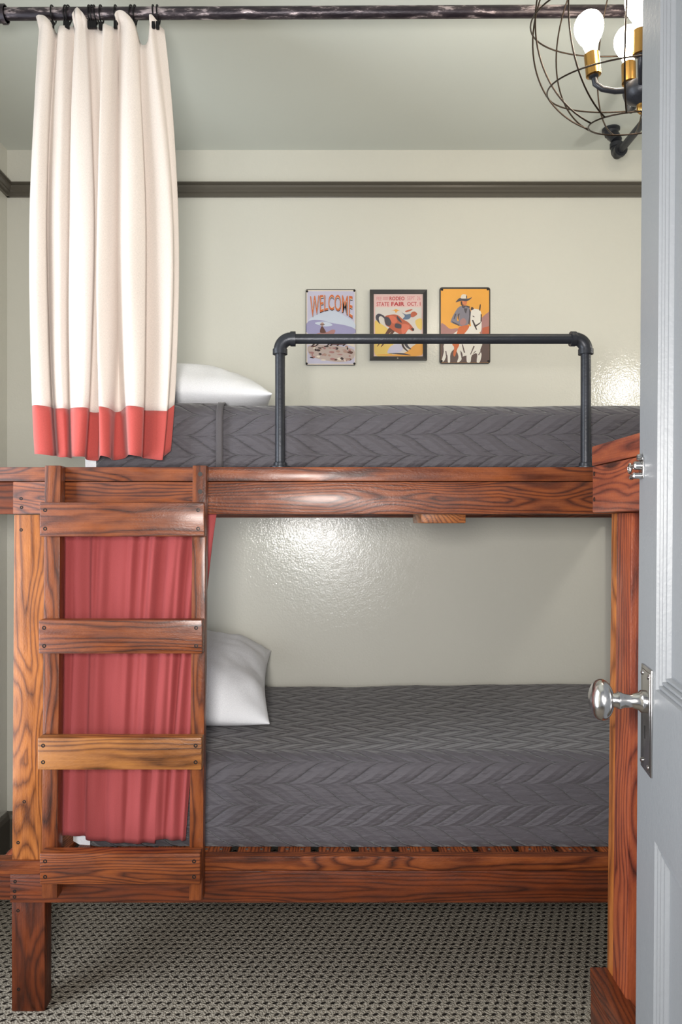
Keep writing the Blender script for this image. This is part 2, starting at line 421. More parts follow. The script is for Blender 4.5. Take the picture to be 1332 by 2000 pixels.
# ------------------------------------------------------------------ bunk bed along the back wall
D0 = 1.92                                             # front face of the rails
bed = thing('bunk_bed', 'stained pine bunk bed with plank ladder along the back wall', 'bunk bed', (0, D0, 0))
XR = 1.24
UT, UB = Z(912, D0), Z(1004, D0)                     # upper rail
LT, LB = Z(1673, D0), Z(1764, D0)                    # lower rail
def part(name, boards, m, parent=bed, label=None, screws=()):
    bm = bmesh.new()
    for b in boards: board(bm, *b[0], **b[1])
    for (sx, sy, sz, ax) in screws:
        lathe(bm, [(-.001, .0046), (.0006, .0046), (.0007, .002), (-.0008, .0018)], (sx, sy, sz), ax, 10, mat=1)
    o = obj(name, bm, [m, M_screw], parent, 30)
    if label: o['label'] = label
    return o
B = lambda *a, **k: (a, k)
FR = (0, -1, 0)
# upper deck
part('top_board', [B(-1.27, XR, D0, D0 + .064, UT - .038, UT, seed=3)], WD_rail)
xs = X(25, D0)
part('side_rail', [B(xs, XR, D0, D0 + .037, UB, UT - .039, seed=11)], WD_rail,
     screws=[(X(41, D0), D0, Z(974, D0), FR), (X(42, D0), D0, Z(991, D0), FR)])
part('side_rail', [B(-1.27, xs - .001, D0 + .012, D0 + .049, UB, UT - .039, seed=12)], WD_dark)
part('side_rail', [B(-1.05, XR, 2.865, 2.903, UB, UT - .001, seed=13)], WD_rail)
slx = -1.0
while slx < XR - .1:
    part('slat', [B(slx, slx + .089, D0 + .066, 2.864, UT - .020, UT - .001, axis=1)], WD_dark); slx += .109
part('ledger', [B(-.75, XR, D0 + .038, D0 + .064, UT - .058, UT - .039)], WD_dark)
part('brace_block', [B(X(822, 1.976), X(910, 1.976), 1.976, 2.16, Z(1022, 1.976), UT - .0205, axis=1, bev=.004)], WD_post, label='short light pine block under the upper deck')
# posts and legs
px0, px1 = X(27, D0 + .004), X(88, D0 + .004)
SH = (.006, 1.3)
part('post', [B(px0, px1, D0 + .004, D0 + .042, LT - .036, UB - .001, axis=2, bev=.004, shear=SH, seed=21)], WD_post, label='golden pine corner post',
     screws=[(X(40, D0), D0 + .004, Z(1035, D0), FR), (X(46, D0), D0 + .004, Z(1567, D0), FR), (X(34, D0), D0 + .004, Z(1647, D0), FR)])
part('leg', [B(X(19, D0), X(88, D0 + .012), D0 + .010, D0 + .060, 0, LB - .001, axis=2, bev=.004, seed=22)], WD_leg, screws=[(X(32, D0), D0 + .010, .27, FR), (X(33, D0), D0 + .010, .06, FR)])
part('post', [B(XR - .09, XR, D0 + .038, D0 + .076, 0, UB - .001, axis=2)], WD_rail)
part('post', [B(px0, px1, 2.865, 2.903, 0, UB - .001, axis=2)], WD_rail)
part('post', [B(XR - .09, XR, 2.865, 2.903, 0, UB - .001, axis=2)], WD_rail)
# lower deck
part('top_board', [B(-1.27, X(80, D0), D0 - .004, D0 + .034, LT - .046, LT - .010, seed=31), B(X(80, D0) + .001, XR, D0, D0 + .030, LT - .038, LT, seed=32)], WD_rail)
part('side_rail', [B(X(19, D0), XR, D0 + .001, D0 + .037, LB, LT - .039, seed=33)], WD_dark,
     screws=[(X(29, D0), D0 + .001, Z(1722, D0), FR), (X(28, D0), D0 + .001, Z(1741, D0), FR), (X(28, D0), D0 + .001, Z(1752, D0), FR)])
part('side_rail', [B(-1.27, X(17, D0), D0 + .016, D0 + .053, LB, LT - .047, seed=34)], WD_dark)
part('side_rail', [B(-1.05, XR, 2.865, 2.903, LB, LT - .021)], WD_rail)
part('ledger', [B(px1 + .03, XR - .1, D0 + .038, D0 + .064, LB + .02, LT - .022)], WD_dark)
pitch = 79.5 * 1.955 / F; s0 = X(463, 1.955)
bm = bmesh.new(); board(bm, -.868, -.799, D0 + .036, 2.885, LT - .030, LT - .010, axis=1); obj('slat', bm, [WD_red, M_zinc], bed, 30)
for i in range(-5, 11):
    a = s0 + pitch * i
    if a + .09 > XR: break
    if px0 - .09 < a < px1 + .0: y_ = D0 + .062
    else: y_ = D0 + .031
    sc = [(a + .025, D0 + .048, LT - .002, (0, 0, 1)), (a + .065, D0 + .048, LT - .002, (0, 0, 1))] if y_ < D0 + .05 else []
    bm = bmesh.new(); board(bm, a, a + .089, y_, 2.885, LT - .021, LT - .002, axis=1)
    for q in sc: lathe(bm, [(-.001, .0045), (.0008, .0045), (.001, .002)], q[:3], q[3], 10, mat=1)
    obj('slat', bm, [WD_rail, M_zinc], bed, 30)

# ladder: two stiles and four rungs screwed on the rails
lad = obj('ladder', (lambda bm: (board(bm, X(87, 1.882), X(87, 1.882) + .0415, 1.882, D0 - .001, Z(1748, 1.9), UT + .001, axis=2, shear=(.0075, 1.45), seed=41), bm)[1])(bmesh.new()), [WD_rung, M_screw], bed, 30)
lad['label'] = 'ladder of four pine planks on two uprights'
sx1 = X(376, 1.882)
bm = bmesh.new(); board(bm, sx1, sx1 + .0360, 1.882, D0 - .001, Z(1752, 1.9), UT + .001, axis=2, shear=(.0085, 1.45), seed=42)
for py in (926, 960): lathe(bm, [(-.001, .006), (.0007, .006), (.001, .003), (-.001, .0025)], (X(391, 1.882), 1.882, Z(py, 1.882), FR), 10, mat=1) if False else lathe(bm, [(-.001, .006), (.0008, .006)], (X(391, 1.882), 1.882, Z(py, 1.882)), FR, 10, mat=1)
obj('stile', bm, [WD_rung, M_screw], lad, 30)
dR = 1.844
for (xa, xb, yt, yb, m, sd) in ((77, 399, 981, 1048, WD_rung, 51), (75, 395, 1211, 1277, WD_rung, 58), (73, 394, 1441, 1504, WD_light, 53), (77, 391, 1667, 1728, WD_rung, 59)):
    bm = bmesh.new(); z0, z1 = Z(yb, dR), Z(yt, dR)
    board(bm, X(xa, dR), X(xb, dR), dR, 1.8815, z0, z1, bev=.004, seed=sd)
    for sx in (xa + 11, xb - 12):
        for sz in (z0 + .020, z1 - .020):
            lathe(bm, [(-.001, .0052), (.0005, .0052), (.0006, .0025), (-.0008, .002)], (X(sx, dR), dR, sz), FR, 10, mat=1)
    o = obj('rung', bm, [m, M_screw], lad, 30)
    if m is WD_light: o['label'] = 'lighter pine ladder rung'

# pipe guard rail on the upper rail
DG = D0 + .036
gx0, gx1, gz, gr = X(547, DG), X(1144, DG), Z(662, DG), .0134
bm = bmesh.new(); cyl(bm, (gx0 + .03, DG, gz), (gx1 - .03, DG, gz), gr, 24)
gd = obj('guard_rail', bm, M_pipe, bed, 40); gd['label'] = 'black iron pipe guard rail'
for gx, s in ((gx0, 1), (gx1, -1)):
    bm = bmesh.new(); cyl(bm, (gx, DG, UT + .004), (gx, DG, gz - .03), gr, 24); obj('upright', bm, M_pipe, gd, 40)
    bm = bmesh.new()
    arc = [(gx + s * (.030 - .030 * math.cos(a)), DG, gz - .030 + .030 * math.sin(a)) for a in (math.pi / 2 * i / 8 for i in range(9))]
    tube(bm, arc, .0175, 24)
    cyl(bm, (gx, DG, gz - .042), (gx, DG, gz - .028), .0200, 24); cyl(bm, (gx + s * .028, DG, gz), (gx + s * .042, DG, gz), .0200, 24)
    obj('elbow', bm, M_pipe, gd, 40)
    bm = bmesh.new(); lathe(bm, [(0, .028), (.004, .028), (.006, .018), (.014, .0175), (.016, .0150)], (gx, DG, UT - .0002), (0, 0, 1), 24); obj('flange', bm, M_pipe, gd, 40)

# ------------------------------------------------------------------ second bunk at right, at a right angle to the first
XA, YA0, YA1 = .525, .55, 1.430
bed2 = thing('bunk_bed', 'reddish bunk bed end at right standing behind the grey door', 'bunk bed', (XA, YA1, 0))
uz = CZ + 153 / 987
SA = (.010, 1.40)
part('top_board', [B(XA, XA + .064, YA0, YA1, uz - .039, uz, axis=1, seed=61)], WD_red, bed2)
part('side_rail', [B(XA + .001, XA + .038, YA0, YA1 - .001, uz - .131, uz - .040, axis=1, seed=62)], WD_red, bed2,
     screws=[(XA + .001, YA1 - .012, uz - .055, (-1, 0, 0)), (XA + .001, YA1 - .012, uz - .105, (-1, 0, 0))])
lz = CZ - (1888 - VY) / 987
part('top_board', [B(XA - .004, XA + .0355, YA0, YA1, lz - .038, lz, axis=1, seed=63)], WD_dark, bed2)
part('side_rail', [B(XA - .003, XA + .034, YA0, YA1 - .001, lz - .130, lz - .039, axis=1, seed=64)], WD_dark, bed2)
part('post', [B(XA + .039, XA + .077, YA1 - .030, YA1 - .002, 0, uz - .132, axis=2, seed=65, shear=SA)], WD_post, bed2, 'light pine edge of the end post')
part('post', [B(XA + .0385, XA + .077, YA1 - .098, YA1 - .031, 0, uz - .132, axis=2, seed=66, shear=SA)], WD_red, bed2)
part('post', [B(XA + .0385, XA + .077, YA0, YA0 + .09, 0, uz - .132, axis=2)], WD_red, bed2)
part('end_rail', [B(XA + .039, 1.5, YA1 - .036, YA1, uz - .131, uz - .040)], WD_red, bed2)
part('end_rail', [B(XA + .078, 1.5, YA1 - .036, YA1, lz - .130, lz - .039)], WD_dark, bed2)
part('post', [B(1.462, 1.50, YA1 - .126, YA1 - .037, 0, uz - .132, axis=2)], WD_red, bed2)
part('post', [B(1.462, 1.50, YA0, YA0 + .09, 0, uz - .132, axis=2)], WD_red, bed2)
part('side_rail', [B(1.462, 1.50, YA0, YA1 - .037, uz - .131, uz - .001, axis=1)], WD_red, bed2)
part('side_rail', [B(1.424, 1.461, YA0, YA1 - .037, lz - .131, lz - .021, axis=1)], WD_red, bed2)
for i in range(7):
    y_ = YA1 - .215 - .109 * i
    if y_ < YA0: break
    part('slat', [B(XA + .037 + (.041 if y_ < YA0 + .09 else 0), 1.46, y_, y_ + .089, lz - .020, lz - .001)], WD_rail, bed2)
    part('slat', [B(XA + .065, 1.461, y_, y_ + .089, uz - .020, uz - .001)], WD_rail, bed2)

# ------------------------------------------------------------------ mattresses, quilts, pillows
def roundprof(y0, y1, z0, z1, r, n=6):
    p = [(y0, z0)]
    m = max(2, int((z1 - r - z0) / .02))
    p += [(y0, z0 + (z1 - r - z0) * i / m) for i in range(1, m + 1)]
    p += [(y0 + r - r * math.cos(a), z1 - r + r * math.sin(a)) for a in (math.pi / 2 * i / n for i in range(1, n + 1))]
    m = int((y1 - y0 - 2 * r) / .03)
    p += [(y0 + r + (y1 - y0 - 2 * r) * i / m, z1) for i in range(1, m + 1)]
    p += [(y1 - r + r * math.sin(a), z1 - r + r * math.cos(a)) for a in (math.pi / 2 * i / n for i in range(1, n + 1))]
    p.append((y1, z0)); return p
def drape(bm, prof, x0, x1, wob, vshift=0, ushift=0, step=.025, rend=0.0, zf=None, shell=False):
    uvl = bm.loops.layers.uv.verify()
    n = max(2, int((x1 - x0) / step)); arc = [0]
    for a, b in zip(prof, prof[1:]): arc.append(arc[-1] + math.hypot(b[0] - a[0], b[1] - a[1]))
    cy = sum(p[0] for p in prof) / len(prof); zmin = min(p[1] for p in prof)
    grid = []
    for i in range(n + 1):
        x = x0 + (x1 - x0) * i / n; row = []
        e = 0
        if rend:
            dd = min(x - x0, x1 - x)
            if dd < rend: e = rend - math.sqrt(max(0, rend ** 2 - (rend - dd) ** 2))
        for (y, z) in prof:
            k_ = (z - zmin) / max(1e-6, max(p[1] for p in prof) - zmin)
            w = noise.noise(Vector((x * 4.5, y * 5, z * 9))) * wob + noise.noise(Vector((x * 16, y * 12, z * 22))) * wob * .35
            nz = w * (1 if k_ > .95 else .2); ny = -w * (1 if k_ <= .95 else 0)
            zz = z + nz * min(1, k_ * 3) - e * k_ * .6
            if zf: zz += zf(x, y) * k_
            row.append(bm.verts.new((x, y + (ny if y < cy else 0) + (e * .5 if y < cy else -e * .5), zz)))
        grid.append(row)
    for i in range(n):
        for j in range(len(prof) - 1):
            f = bm.faces.new((grid[i][j], grid[i + 1][j], grid[i + 1][j + 1], grid[i][j + 1]))
            for l, (a, b) in zip(f.loops, ((i, j), (i + 1, j), (i + 1, j + 1), (i, j + 1))):
                l[uvl].uv = (x0 + (x1 - x0) * a / n + 3 + ushift, arc[b] + 1 + vshift)
    if shell: return grid
    for g_ in (grid[0][::-1], grid[-1]):
        f = bm.faces.new(g_)
        for l in f.loops: l[uvl].uv = (l.vert.co.y + 5, l.vert.co.z + 1)
    f = bm.faces.new([grid[i][0] for i in range(n + 1)][::-1] + [grid[i][-1] for i in range(n + 1)])
    for l in f.loops: l[uvl].uv = (l.vert.co.x, l.vert.co.y)
    return grid

DU = 2.002; mz0 = UT; mz1 = Z(789, DU + .02)
bm = bmesh.new(); drape(bm, roundprof(DU + .012, 2.885, mz0, mz1 - .014, .05), X(158, DU), 1.215, .002, rend=.05)
tag(obj('mattress', bm, M_white, None, 60), 'white sheeted upper mattress peeking out below the cream curtain', 'mattress')
bm = bmesh.new(); drape(bm, roundprof(DU, 2.897, mz0 + .001, mz1, .055), X(192, DU), 1.225, .0045, vshift=-.051, rend=.02, shell=True)
q = tag(obj('quilt', bm, M_quilt, None, 60), 'dark grey quilt with braided leaf stitching over the upper mattress', 'quilt')
bm = bmesh.new(); drape(bm, roundprof(DU - .008, 2.899, mz0 + .002, mz1 + .005, .058), X(190, DU), X(431, DU), .004, vshift=-.046, ushift=.03, shell=True)
fl = obj('folded_back_edge', bm, M_quilt, q, 60)
def thick(o, t):
    md = o.modifiers.new('thickness', 'SOLIDIFY'); md.thickness = t; md.offset = -1; md.use_even_offset = True
thick(q, .008); thick(fl, .005)
bm = bmesh.new()
pr = roundprof(DU - .013, 2.902, mz0 + .003, mz1 + .008, .058)
drape(bm, pr, X(423, DU), X(436, DU), .001, step=.006, shell=True)
thick(obj('binding', bm, M_quiltplain, fl, 60), .004)

DLq = 1.982; lz0 = LT - .001; lz1 = lz0 + .246
dip = lambda x, y: -.030 * max(0, min(1, (.45 - x) / 1.2)) * 0 + .014 * max(0, (x - .1)) * max(0, (y - 2.3) / .6)
bm = bmesh.new(); drape(bm, roundprof(DLq + .012, 2.885, lz0 - .001, lz1 - .014, .055), X(134, DLq), 1.20, .002, rend=.05)
tag(obj('mattress', bm, M_white, None, 60), 'white sheeted lower mattress with its corner showing under the red curtain', 'mattress')
bm = bmesh.new(); drape(bm, roundprof(DLq, 2.897, lz0, lz1, .062), X(174, DLq), 1.21, .0045, vshift=-.012, rend=.02, zf=dip, shell=True)
thick(tag(obj('quilt', bm, M_quilt, None, 60), 'dark grey quilt with braided leaf stitching over the lower mattress', 'quilt'), .008)

def pillow(name, Wd, Ln, T, M, label, seed):
    bm = bmesh.new(); uvl = bm.loops.layers.uv.verify(); n = 44
    top, bot = {}, {}
    def pt(a, b, s):
        px = a * (1 - .07 * (1 - b * b)) * Wd / 2; py = b * (1 - .05 * (1 - a * a)) * Ln / 2
        t = max(0.0, (1 - a ** 4)) ** .55 * max(0.0, (1 - b ** 4)) ** .55
        t *= (.62 + .38 * (1 - (a * a + b * b) / 2))
        ed = max(abs(a), abs(b)); wr_ = 0
        v_ = Vector((px * 7 + seed, py * 7, s * 3.0))
        wr_ = noise.noise(v_) * .016 + noise.noise(v_ * 2.7) * .006
        ang = math.atan2(b, a) * 11; rad = math.hypot(a, b)
        wr_ += math.sin(ang + noise.noise(v_ * 1.4) * 4) * .006 * max(0, rad - .45)
        return M @ Vector((px, py, (T * .68 * t + .0015 + wr_ * min(1, t * 1.6)) if s > 0 else -(T * .30 * min(1, t * 1.35) + .0015)))
    for i in range(n + 1):
        for j in range(n + 1):
            a, b = math.sin(math.pi / 2 * (2 * i / n - 1)), math.sin(math.pi / 2 * (2 * j / n - 1))
            top[i, j] = bm.verts.new(pt(a, b, 1))
            bot[i, j] = top[i, j] if i in (0, n) or j in (0, n) else bm.verts.new(pt(a, b, -1))
    for i in range(n):
        for j in range(n):
            for d_, o_ in ((top, 1), (bot, -1)):
                ks = [(i, j), (i + 1, j), (i + 1, j + 1), (i, j + 1)][::o_]
                f = bm.faces.new([d_[q_] for q_ in ks])
                for l, q_ in zip(f.loops, ks): l[uvl].uv = (q_[0] / n * Wd, q_[1] / n * Ln)
    o = obj(name, bm, M_white, None, 180); tag(o, label, 'pillow'); return o
T_ = Matrix.Translation
pillow('pillow', .56, .70, .165, T_((-.455, 2.44, mz1 + .058)) @ Matrix.Rotation(math.radians(3), 4, 'Z') @ Matrix.Rotation(math.radians(3), 4, 'Y'), 'white pillow on the upper bunk behind the cream curtain', 3.1)
pillow('pillow', .56, .68, .19, T_((-.475, 2.53, lz1 + .098)) @ Matrix.Rotation(math.radians(4), 4, 'Z') @ Matrix.Rotation(math.radians(9), 4, 'X') @ Matrix.Rotation(math.radians(4), 4, 'Y'), 'white pillow on the lower bunk beside the ladder', 9.4)

# ------------------------------------------------------------------ curtains
DC = 1.948
bx = [68, 73, 90, 109, 106, 121, 134, 132, 139, 155, 170, 164, 183, 193, 207, 221, 216, 236, 250, 265, 281, 275, 299, 319, 315, 327]
mx = [61, 65, 79, 95, 92, 106, 124, 140, 137, 157, 182, 178, 190, 203, 200, 216, 228, 222, 234, 254, 282, 277, 303, 328, 332, 341]
tx = [75, 82, 92, 103, 110, 118, 130, 143, 148, 156, 166, 172, 184, 197, 208, 220, 226, 230, 240, 252, 264, 272, 284, 294, 304, 318]
ty = [40, 39, 41, 50, 62, 55, 54, 44, 32, 25, 34, 42, 46, 55, 57, 58, 48, 33, 30, 37, 52, 80, 82, 42, 40, 52]
dpt = [-.020, .012, .046, .030, -.016, .014, .018, -.030, .000, .032, .022, -.026, -.028, -.006, .046, .028, -.026, -.030, .000, .048, .028, -.020, -.002, .010, -.018, -.032]
by = [883, 888, 890, 892, 889, 894, 894, 893, 892, 894, 894, 896, 898, 894, 893, 896, 897, 893, 889, 892, 894, 893, 897, 899, 893, 878]
def build_curtain():
    NU, NV = 230, 60
    bands = (bmesh.new(), bmesh.new()); rows = ((0, 53), (53, NV))
    vs = {}
    for i in range(NU + 1):
        u_ = i / NU
        x_t, x_m, x_b = catmull(tx, u_), catmull(mx, u_), catmull(bx, u_)
        yt, yb, dd = catmull(ty, u_), catmull(by, u_), catmull(dpt, u_)
        seam_y = 795 + (yb - 892) * .8 + 3
        for j in range(NV + 1):
            if j <= 53: y = yt + (seam_y - yt) * j / 53
            else: y = seam_y + (yb - seam_y) * (j - 53) / (NV - 53)
            s_ = (y - 45) / 845.0; m_ = .34                 # quadratic through top, belly and hem
            x = x_t * (s_ - m_) * (s_ - 1) / (m_) + x_m * s_ * (s_ - 1) / (m_ * (m_ - 1)) + x_b * s_ * (s_ - m_) / (1 - m_)
            amp = .42 + .58 * min(1, max(0, s_) * 1.6)
            d_ = DC - dd * amp + .006 * noise.noise(Vector((u_ * 22, s_ * 3.5, 2)))
            x += 1.2 * noise.noise(Vector((u_ * 14, s_ * 3, 8)))
            if y < 46: d_ -= max(0, d_ - 1.928) * min(1, (46 - y) / 7)
            p = P(x, y, DC); p.y = d_
            vs[i, j] = (p, (u_ * .9, s_ * 1.15))
    for bm, (j0, j1) in zip(bands, rows):
        uvl = bm.loops.layers.uv.verify()
        V = {(i, j): bm.verts.new(vs[i, j][0]) for i in range(NU + 1) for j in range(j0, j1 + 1)}
        for i in range(NU):
            for j in range(j0, j1):
                ks = [(i, j), (i, j + 1), (i + 1, j + 1), (i + 1, j)]
                f = bm.faces.new([V[q_] for q_ in ks])
                for l, q_ in zip(f.loops, ks): l[uvl].uv = vs[q_][1]
    return bands
top_bm, hem_bm = build_curtain()
cur = tag(obj('curtain', top_bm, M_linen, None, 180), 'gathered cream linen curtain with a red hem band on the upper rod', 'curtain')
hem = obj('hem_band', hem_bm, M_red, cur, 180); hem['label'] = 'brick red band along the curtain hem'
for o in (cur, hem):
    md = o.modifiers.new('thickness', 'SOLIDIFY'); md.thickness = .0018; md.offset = 0

def low_curtain():
    bm = bmesh.new(); uvl = bm.loops.layers.uv.verify(); NU, NV = 260, 60; V = {}; DD = 1.969
    rnd = random.Random(5)
    narrow = [(rnd.uniform(0, 1), rnd.uniform(.017, .028)) for _ in range(16)]
    wide = [(.02, .035), (.11, .04), (.25, .06), (.43, .06), (.60, .045), (.75, .035), (.89, .028), (.97, .02)]
    for i in range(NU + 1):
        u_ = i / NU
        for j in range(NV + 1):
            s_ = j / NV
            y = 988 + (1640 + (6 if .2 < u_ < .75 else -4) * math.sin(math.pi * u_) - 12 * (1 - u_) ** 3 - 988) * s_
            xl = 124 - 3 * s_ ; xr = 428 - 63 * min(1, s_ ** .75)
            x = xl + (xr - xl) * u_
            a = sum(math.exp(-((u_ - c - .02 * math.sin(c * 40) * s_) / w) ** 2) for c, w in narrow)
            b = sum(math.exp(-((u_ - c - .03 * (1 - s_) * math.sin(c * 25)) / w) ** 2) for c, w in wide)
            k_ = s_ ** .8
            amp = .019 * a * (1 - .8 * k_) + .022 * b * (.30 + .7 * k_); amp = .034 * (1 - math.exp(-amp / .034)); amp *= 1 - .45 * max(0, (s_ - .85) / .15)
            d_ = DD - amp + .003 * noise.noise(Vector((u_ * 18, s_ * 5, 4)))
            d_ = d_ + (max(d_, 1.9605) - d_) * max(0, 1 - s_ / .15)
            p = P(x + 2.5 * math.sin(u_ * 40 + s_ * 2) * s_, y, DD); p.y = d_
            V[i, j] = bm.verts.new(p)
    for i in range(NU):
        for j in range(NV):
            ks = [(i, j), (i, j + 1), (i + 1, j + 1), (i + 1, j)]
            f = bm.faces.new([V[q_] for q_ in ks])
            for l, q_ in zip(f.loops, ks): l[uvl].uv = (q_[0] / NU * .9, q_[1] / NV * .9)
    return bm
lc = tag(obj('curtain', low_curtain(), M_redlow, None, 180), 'gathered red curtain hanging behind the ladder of the lower bunk', 'curtain')
md = lc.modifiers.new('thickness', 'SOLIDIFY'); md.thickness = .0018; md.offset = 0

# ------------------------------------------------------------------ curtain rod with its return arm
DRd = 1.95; rr_ = .0155
za, zb = Z(28, DRd), Z(21, DRd)
xc = 1.10
rod = thing('curtain_rod', 'weathered black iron pipe curtain rod under the ceiling with its return arm', 'curtain rod', (0, DRd, za))
bm = bmesh.new(); cyl(bm, (WLX + .004, DRd, za - .001), (xc, DRd, zb), rr_, 24); obj('pipe', bm, M_rod, rod, 40)
bm = bmesh.new(); a = Vector((X(-24, DRd), DRd, za)); cyl(bm, a, a + Vector((.050, 0, 0)), .021, 24); cyl(bm, a + Vector((.038, 0, 0)), a + Vector((.050, 0, 0)), .024, 24); obj('coupling', bm, M_rod, rod, 40)
bm = bmesh.new(); lathe(bm, [(0, .045), (.006, .045), (.010, .028), (.022, .024)], (WLX, DRd, za), (1, 0, 0), 24); obj('flange', bm, M_pipe, rod, 40)
ye, ze = 2.74, 2.700
bm = bmesh.new(); cyl(bm, (xc, DRd, zb), (xc, ye, ze), .0135, 20); obj('return_arm', bm, M_pipe, rod, 40)
bm = bmesh.new()
tube(bm, [(xc, ye - .03, ze), (xc, ye - .012, ze + .002), (xc, ye - .003, ze + .012), (xc, ye, ze + .03)], .021, 20)
cyl(bm, (xc, ye - .045, ze), (xc, ye - .03, ze), .024, 20); cyl(bm, (xc, ye, ze + .03), (xc, ye, ze + .045), .024, 20)
tube(bm, [(xc, ye, ze + .055), (xc - .004, ye + .008, ze + .075), (xc - .010, ye + .02, ze + .088)], .021, 16)
obj('elbow', bm, M_pipe, rod, 40)
bm = bmesh.new(); lathe(bm, [(0, .033), (.006, .033), (.010, .026), (.026, .022)], (xc - .012, ye + .022, CEIL), (0, 0, -1), 24); obj('flange', bm, M_pipe, rod, 40)
bm = bmesh.new(); tube(bm, [(xc, DRd - .01, zb), (xc, DRd + .035, zb)], .021, 20); tube(bm, [(xc - .035, DRd, zb), (xc + .012, DRd, zb)], .021, 20); obj('elbow', bm, M_pipe, rod, 40)

def make_ring(px, clip_y, label):
    x = X(px, DRd); t_ = (x - WLX) / (xc - WLX); zr = za + (zb - za) * t_
    r = thing('curtain_ring', label, 'curtain ring', (x, DRd, zr), 'black clip rings on the curtain rod')
    bm = bmesh.new(); R_ = .0205; cz_ = zr - R_ + rr_ + .0021
    tl = random.uniform(-.12, .12)
    tube(bm, [(x + tl * R_ * math.sin(a), DRd + R_ * math.cos(a), cz_ + R_ * math.sin(a)) for a in (2 * math.pi * i / 28 for i in range(28))], .0021, 8, closed=True)
    zc = cz_ - R_
    obj('ring', bm, M_clip, r, 180)
    bm = bmesh.new()
    zcl = min(Z(clip_y, DRd), zc - .012)
    tube(bm, [(x, DRd, zc), (x, DRd - .003, (zc + zcl) / 2), (x, DRd - .004, zcl + .012)], .0018, 8)
    tube(bm, [(x + .005 * math.cos(a), DRd - .002, zc - .006 + .005 * math.sin(a)) for a in (2 * math.pi * i / 12 for i in range(12))], .0014, 6, closed=True)
    box(bm, x - .0045, x + .0045, DRd - .011, DRd - .002, zcl - .010, zcl + .010, .0015)
    obj('clip', bm, M_clip, r, 40)
R_lab = [(104, 52, 'black clip ring nearest the left end of the curtain rod'),
         (129, 52, 'black clip ring second from the left end of the curtain rod'),
         (134, 52, 'black clip ring third from left, just right of the folded cream corner'),
         (176, 40, 'black clip ring leftmost of the tight trio mid curtain'),
         (181, 41, 'black clip ring in the middle of the tight trio'),
         (187, 42, 'black clip ring rightmost of the tight trio mid curtain'),
         (198, 54, 'black clip ring standing alone just right of the tight trio'),
         (227, 50, 'black clip ring at the left of the tall rounded curtain peak'),
         (256, 46, 'black clip ring left of the pair past the tall curtain peak'),
         (264, 51, 'black clip ring right of the pair past the tall curtain peak'),
         (301, 46, 'black clip ring second from the right end of the curtain'),
         (309, 53, 'black clip ring at the right end of the curtain')]
for a_ in R_lab: make_ring(*a_)

# ------------------------------------------------------------------ chandelier
DCh = 1.66; cx, cz0 = X(1252, DCh), Z(30, DCh); RC = .245
ch = thing('chandelier', 'round wire cage chandelier with glowing bulbs and brass sockets at top right', 'chandelier', (cx, DCh, CEIL))
C0 = Vector((cx, DCh, cz0)); tilt = Matrix.Rotation(math.radians(14), 3, 'X')
bm = bmesh.new()
def lat(zz, r, n=72): return [C0 + tilt @ Vector((r * math.cos(a), r * math.sin(a), zz)) for a in (2 * math.pi * i / n for i in range(n))]
for lt in (0, -36.5, -67, 55, 78):
    t_ = math.radians(lt); tube(bm, lat(RC * math.sin(t_), RC * math.cos(t_)), .0019, 8, closed=True)
for kx in range(12):
    lo = math.radians(2 + 30 * kx)
    pts = []
    for i in range(41):
        la_ = math.radians(-67 + (78 + 67) * i / 40)
        pts.append(C0 + tilt @ Vector((RC * math.cos(la_) * math.cos(lo), RC * math.cos(la_) * math.sin(lo), RC * math.sin(la_))))
    tube(bm, pts, .0019, 8)
obj('wire_cage', bm, M_wire, ch, 180)
hub = Vector((cx, DCh, Z(178, DCh)))
bm = bmesh.new()
lathe(bm, [(-.035, .006), (-.03, .012), (-.022, .026), (-.014, .036), (.0, .040), (.012, .038), (.016, .022), (.02, .012)], hub, (0, 0, 1), 28)
hb = obj('hub', bm, M_pipe, ch, 40)
bm = bmesh.new(); lathe(bm, [(0, .004), (.006, .009), (.018, .010), (.022, .010)], hub - Vector((0, 0, .052)), (0, 0, 1), 16); obj('finial', bm, M_brass, hb, 40)
bm = bmesh.new(); cyl(bm, hub + Vector((0, 0, .015)), (cx, DCh, CEIL - .02), .008, 16); lathe(bm, [(0, .055), (.012, .055), (.024, .02)], (cx, DCh, CEIL), (0, 0, -1), 28); obj('stem', bm, M_pipe, ch, 40)
bulb_prof = [(0, .013), (.010, .0135), (.022, .017), (.036, .0255), (.050, .0310), (.062, .0325), (.074, .0305), (.084, .0250), (.091, .0165), (.095, .007), (.096, .001)]
for (deg, hgt, rad) in ((184, .010, .112), (82, .058, .10), (246, .004, .10), (330, .012, .10)):
    a = math.radians(deg); dr = Vector((math.cos(a), math.sin(a), 0)); lean = (Vector((0, 0, 1)) + dr * .10).normalized()
    e = hub + dr * rad + Vector((0, 0, .020 + hgt))
    bm = bmesh.new()
    tube(bm, [hub + dr * .03, hub + dr * (rad * .55) - Vector((0, 0, .003)), hub + dr * (rad * .82) + Vector((0, 0, .001)), hub + dr * (rad * .97) + Vector((0, 0, .012)), e], .0062, 12)
    lathe(bm, [(-.006, .006), (-.002, .011), (.002, .011)], e, lean, 16)
    ar = obj('arm', bm, M_pipe, ch, 50)
    bm = bmesh.new(); lathe(bm, [(0, .0155), (.001, .0168), (.050, .0168), (.0505, .0150)], e, lean, 24); so = obj('socket', bm, M_brass, ar, 40); so['label'] = 'brass lamp socket'
    bm = bmesh.new(); lathe(bm, bulb_prof, e + lean * .0506, lean, 24); bu = obj('bulb', bm, M_bulb, ar, 180); bu['label'] = 'glowing white bulb'

